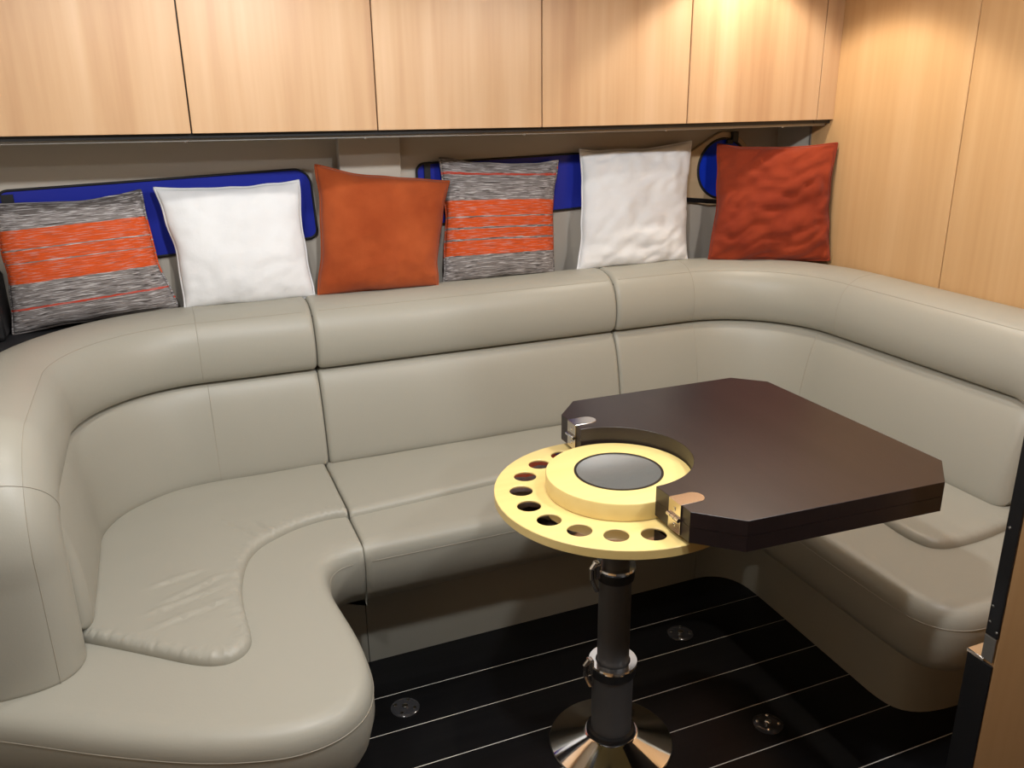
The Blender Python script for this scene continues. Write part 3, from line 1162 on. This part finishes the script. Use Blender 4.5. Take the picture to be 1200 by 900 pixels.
S1 = striped('striped_weave_left', [(0.0, 'g'), (0.165, 'r'), (0.182, 'g'), (0.37, 'o'), (0.52, 'g'), (0.53, 'o'), (0.62, 'g'), (0.63, 'o'), (0.78, 'g'), (0.90, 'd')])
S2 = striped('striped_weave_middle', [(0.0, 'g'), (0.21, 'o'), (0.328, 'g'), (0.34, 'o'), (0.42, 'g'), (0.434, 'o'), (0.512, 'g'), (0.526, 'o'), (0.654, 'g'), (0.868, 'r'), (0.888, 'g')])
cushion('throw_cushion', [(-0.402, 2.585, 1.194), (-0.035, 2.582, 1.209), (0.018, 2.535, 0.892), (-0.397, 2.535, 0.858)], 0.062, S1,
        'grey and orange striped woven cushion at the far left end', 'throw cushions on the settee back', 1.3)
cushion('throw_cushion', [(0.000, 2.575, 1.214), (0.392, 2.572, 1.218), (0.398, 2.508, 0.884), (0.034, 2.508, 0.884)], 0.066, M_WHITE,
        'white linen cushion between the left striped cushion and the orange one', 'throw cushions on the settee back', 4.1, wr=0.006, lump=0.002)
cushion('throw_cushion', [(0.440, 2.565, 1.258), (0.838, 2.538, 1.196), (0.765, 2.475, 0.890), (0.405, 2.495, 0.890)], 0.066, M_ORANGE,
        'plain orange chenille cushion in front of the pilaster', 'throw cushions on the settee back', 7.7, wr=0.007, lump=0.002)
cushion('throw_cushion', [(0.824, 2.590, 1.260), (1.222, 2.582, 1.236), (1.178, 2.512, 0.884), (0.796, 2.518, 0.886)], 0.058, S2,
        'grey and orange striped woven cushion right of the plain orange one', 'throw cushions on the settee back', 11.9)
cushion('throw_cushion', [(1.294, 2.572, 1.268), (1.726, 2.577, 1.282), (1.690, 2.512, 0.884), (1.263, 2.512, 0.884)], 0.064, M_WHITE,
        'white linen cushion beside the round porthole cover', 'throw cushions on the settee back', 15.2, wr=0.010, lump=0.007)
cushion('throw_cushion', [(1.793, 2.520, 1.270), (2.112, 2.300, 1.276), (2.106, 2.275, 0.888), (1.740, 2.460, 0.890)], 0.060, M_RUST,
        'rust red velvet cushion leaning in the right corner', 'throw cushions on the settee back', 19.4, wr=0.014, lump=0.014)

# black speaker box in the left corner of the shelf
sp = empty('corner_speaker', (-0.49, 2.53, 0.855), 'black speaker box in the left corner behind the striped cushion', 'speaker')
spl = (-0.49, 2.53, 0.855)
box('body', (-0.60, 2.46, 0.855), (-0.405, 2.615, 1.02), M_BLACK, sp, 0.012, spl)
box('grille', (-0.585, 2.452, 0.875), (-0.42, 2.4605, 1.005), M_RUBBER, sp, 0.003, spl)

# ------------------------------------------------------------------ round porthole cover on the back wall
pc = empty('porthole_cover', (1.880, YW, 1.182), 'tan teardrop porthole surround with round blue glass in the right corner', 'porthole')
mt = Matrix(((1, 0, 0, 0), (0, 0, -1, 0), (0, 1, 0, 0), (0, 0, 0, 1)))
outer = catmull(arc(0.0, 0.0, 0.125, -60, 98, 14) + [(-0.075, 0.094), (-0.14, 0.060), (-0.20, 0.040), (-0.235, 0.0), (-0.228, -0.07), (-0.180, -0.098), (-0.10, -0.115), (-0.03, -0.128)], 3, True)
slab('surround', [outer, circle(0, 0, 0.102, 56)], 0.016, M_TAN, pc, 0.002, mt)
gk = slab('gasket', [circle(0, 0, 0.1065, 56), circle(0, 0, 0.0985, 56)], 0.021, M_RUBBER, pc, 0.002, mt)
slab('pane', [circle(0, 0, 0.102, 56)], 0.014, M_BLUE2, pc, 0.0, mt)
lt = empty('latch', (0.048, -0.016, 0.108))
lt.parent = pc
bm = bmesh.new()
add_box(bm, (-0.012, -0.016, -0.016), (0.012, 0.0, 0.020), 0.003)
add_box(bm, (-0.034, -0.013, -0.022), (-0.006, -0.003, -0.006), 0.003)
o = bm_obj('latch', bm, M_BLACK, pc)
o.location = (0.040, -0.014, 0.106)
bpy.data.objects.remove(lt)
box('lower_lip', (-0.17, -0.020, -0.124), (0.0, 0.0, -0.108), M_BLACK, pc, 0.003).rotation_euler = (0, math.radians(6), 0)
lathe('screw', [(0.006, 0), (0.005, 0.003)], (0, 0, 0), M_BLACK, pc, 12).matrix_basis = Matrix.Translation((-0.160, -0.016, -0.035)) @ Matrix.Rotation(PI / 2, 4, 'X')

# ------------------------------------------------------------------ table
TC = (0.820, 1.428)
TB = empty('pedestal_table', (TC[0], TC[1], 0.0), 'dark wenge folding table on telescopic pedestal with round yellow tray', 'table')
ZT = 0.730


def tl(pts):
    return [(x - TC[0], y - TC[1]) for x, y in pts]


XE = 0.8145
rc = 0.172
a0 = math.degrees(math.acos((XE - 0.8145) / rc))
cut = arc(0.8145, 1.4325, 0.160, 90, -90, 32)     # half circle bitten out of the left edge, back to front
HW = 0.041
leaf = [(0.8145, 1.694), (0.880, 1.766), (1.338, 1.756), (1.405, 1.690), (1.405, 1.140), (1.329, 1.064), (0.888, 1.086), (0.8145, 1.156)]
leaf_pts = [leaf[0]] + [(XE, 1.64)] + cut + [(XE, 1.20)] + leaf[:0:-1]
leaf_pts = leaf_pts[::1]
for nm, z0, th_ in (('upper_leaf', ZT - 0.0308, 0.0308), ('lower_leaf', ZT - 0.0620, 0.0310)):
    slab(nm, [tl(leaf_pts)], th_, M_WENGE, TB, 0.0006 if nm == 'upper_leaf' else 0.0, Matrix.Translation((0, 0, z0)))

for yc, nm in ((1.203, 'front'), (1.636, 'back')):
    # leaf hinge let into the edge: two plates on the edge, knuckle between, rounded strap on top
    y0, y1 = yc - 0.020, yc + 0.020
    hx = XE - TC[0]
    h = slab('hinge', [[(0, y0 - TC[1]), (0.040, y0 - TC[1])] + arc(0.040, yc - TC[1], 0.020, -90, 90, 10) + [(0, y1 - TC[1])]], 0.0022, M_NICKEL, TB, 0.0006,
             Matrix.Translation((hx - 0.0015, 0, ZT - 0.0008)))
    box('edge_plate', (hx - 0.0028, y0 - TC[1], ZT - 0.029), (hx - 0.0002, y1 - TC[1], ZT + 0.0008), M_NICKEL, h, 0.0004)
    box('edge_plate', (hx - 0.0028, y0 - TC[1], ZT - 0.061), (hx - 0.0002, y1 - TC[1], ZT - 0.033), M_NICKEL, h, 0.0004)
    bm = bmesh.new()
    for k, (ya, yb) in enumerate(((y0 + 0.001, y0 + 0.013), (y0 + 0.014, y1 - 0.014), (y1 - 0.013, y1 - 0.001))):
        add_tube(bm, [(hx - 0.005, ya - TC[1], ZT - 0.031), (hx - 0.005, yb - TC[1], ZT - 0.031)], 0.0042, 12)
    bm_obj('knuckle', bm, M_CHROME, h)
    for zz in (ZT - 0.047, ZT - 0.015):
        lathe('screw', [(0.0045, 0), (0.0035, 0.0014)], (0, 0, 0), M_CHROME, h, 12).matrix_basis = Matrix.Translation((hx - 0.0026, yc - TC[1], zz)) @ Matrix.Rotation(-PI / 2, 4, 'Y')

# tray with round cup wells
ZTR = 0.657
RT = 0.262
wells = [(0.205 * math.cos(math.radians(a)), 0.205 * math.sin(math.radians(a))) for a in range(80, 300, 20)]
tray = slab('tray', [circle(0, 0, RT, 96)] + [circle(x, y, 0.0245, 28) for x, y in wells], 0.020, M_MAPLE, TB, 0.0012, Matrix.Translation((0, 0, ZTR - 0.020)))
for k, (x, y) in enumerate(wells):
    c = lathe('cup_inset', [(0.0244, 0), (0.0244, 0.002), (0.0, 0.0024)], (x, y, ZTR - 0.0045), M_SMOKE, tray, 28, cap=False)
disc = lathe('turntable', [(0.150, ZTR), (0.1525, ZTR + 0.0015), (0.1535, ZTR + 0.034), (0.152, ZTR + 0.0375), (0.149, ZTR + 0.0385), (0.0925, ZTR + 0.0385), (0.0925, ZTR + 0.036)],
             (0, 0, 0), M_MAPLE, TB, 96)
lathe('rim', [(0.0935, ZTR + 0.0383), (0.0935, ZTR + 0.0398), (0.0885, ZTR + 0.0398), (0.0885, ZTR + 0.0370)], (0, 0, 0), M_RIM, disc, 72, cap=False)
lathe('mirror', [(0.0890, ZTR + 0.0365), (0.0890, ZTR + 0.0390)], (0, 0, 0), M_MIRROR, disc, 72)

# telescopic pedestal
lathe('pole_top', [(0.0305, 0.46), (0.0305, ZTR - 0.020)], (0, 0, 0), M_POLE, TB, 48)
lathe('mounting_plate', [(0.085, ZTR - 0.027), (0.085, ZTR - 0.0202)], (0, 0, 0), M_RUBBER, TB, 48)
lathe('pole_middle', [(0.0362, 0.215), (0.0362, 0.465)], (0, 0, 0), M_POLE, TB, 48)
lathe('pole_lower', [(0.0470, 0.030), (0.0470, 0.222)], (0, 0, 0), M_POLE, TB, 48)
lathe('foot_ring', [(0.0475, 0.030), (0.056, 0.031), (0.058, 0.036), (0.055, 0.043), (0.0475, 0.046)], (0, 0, 0), M_BLACK, TB, 48, cap=False)


def clamp(z, r, ang):
    c = lathe('clamp_collar', [(r, z - 0.030), (r + 0.0045, z - 0.030), (r + 0.0055, z - 0.024), (r + 0.0055, z - 0.006), (r, z - 0.006)], (0, 0, 0), M_RUBBER, TB, 48, cap=False)
    lathe('ring', [(r - 0.008, z - 0.007), (r + 0.007, z - 0.007), (r + 0.0085, z - 0.002), (r + 0.007, z + 0.002), (r - 0.008, z + 0.002)], (0, 0, 0), M_CHROME, c, 48, cap=False)
    ca, sa = math.cos(ang), math.sin(ang)
    bm = bmesh.new()
    vs = []
    add_box(bm, (r + 0.002, -0.011, z - 0.022), (r + 0.016, 0.011, z + 0.016), 0.004)
    add_tube(bm, [(r + 0.014, 0.006, z + 0.018), (r + 0.024, 0.006, z + 0.006), (r + 0.023, 0.006, z - 0.020), (r + 0.015, 0.004, z - 0.040), (r + 0.008, 0.002, z - 0.054)], 0.0055, 8)
    bmesh.ops.rotate(bm, verts=bm.verts, cent=(0, 0, 0), matrix=Matrix.Rotation(ang, 3, 'Z'))
    bm_obj('lever', bm, M_NICKEL, c)


clamp(0.472, 0.0366, math.radians(178))
clamp(0.226, 0.0474, math.radians(176))
flare = [(0.143, 0.0), (0.1445, 0.002), (0.1425, 0.005), (0.064, 0.0325), (0.061, 0.0345), (0.0585, 0.0345)]
lathe('base_flare', flare, (0, 0, 0), M_CHROME, TB, 80)

# ------------------------------------------------------------------ deck sockets
fit = [(0.404, 1.727, 'round smoked deck socket with four screws near the left seat nose'), (1.193, 1.325, 'round smoked deck socket right of the table base'),
       (1.200, 1.717, 'round smoked deck socket at the back under the table')]
for x, y, lab in fit:
    e = empty('deck_socket', (x, y, 0.0), lab, 'deck fitting', 'deck sockets in the floor')
    lathe('flange', [(0.036, 0.0), (0.036, 0.0025), (0.032, 0.005), (0.022, 0.0058), (0.014, 0.0045)], (0, 0, 0), M_CLEAR, e, 40)
    lathe('boss', [(0.008, 0.0045), (0.0075, 0.009), (0.004, 0.010)], (0, 0, 0), M_CHROME, e, 20)
    for k in range(4):
        a = math.radians(45 + 90 * k + 12)
        lathe('screw', [(0.0048, 0.005), (0.004, 0.0075), (0.0015, 0.008)], (0.025 * math.cos(a), 0.025 * math.sin(a), 0), M_CHROME, e, 14)
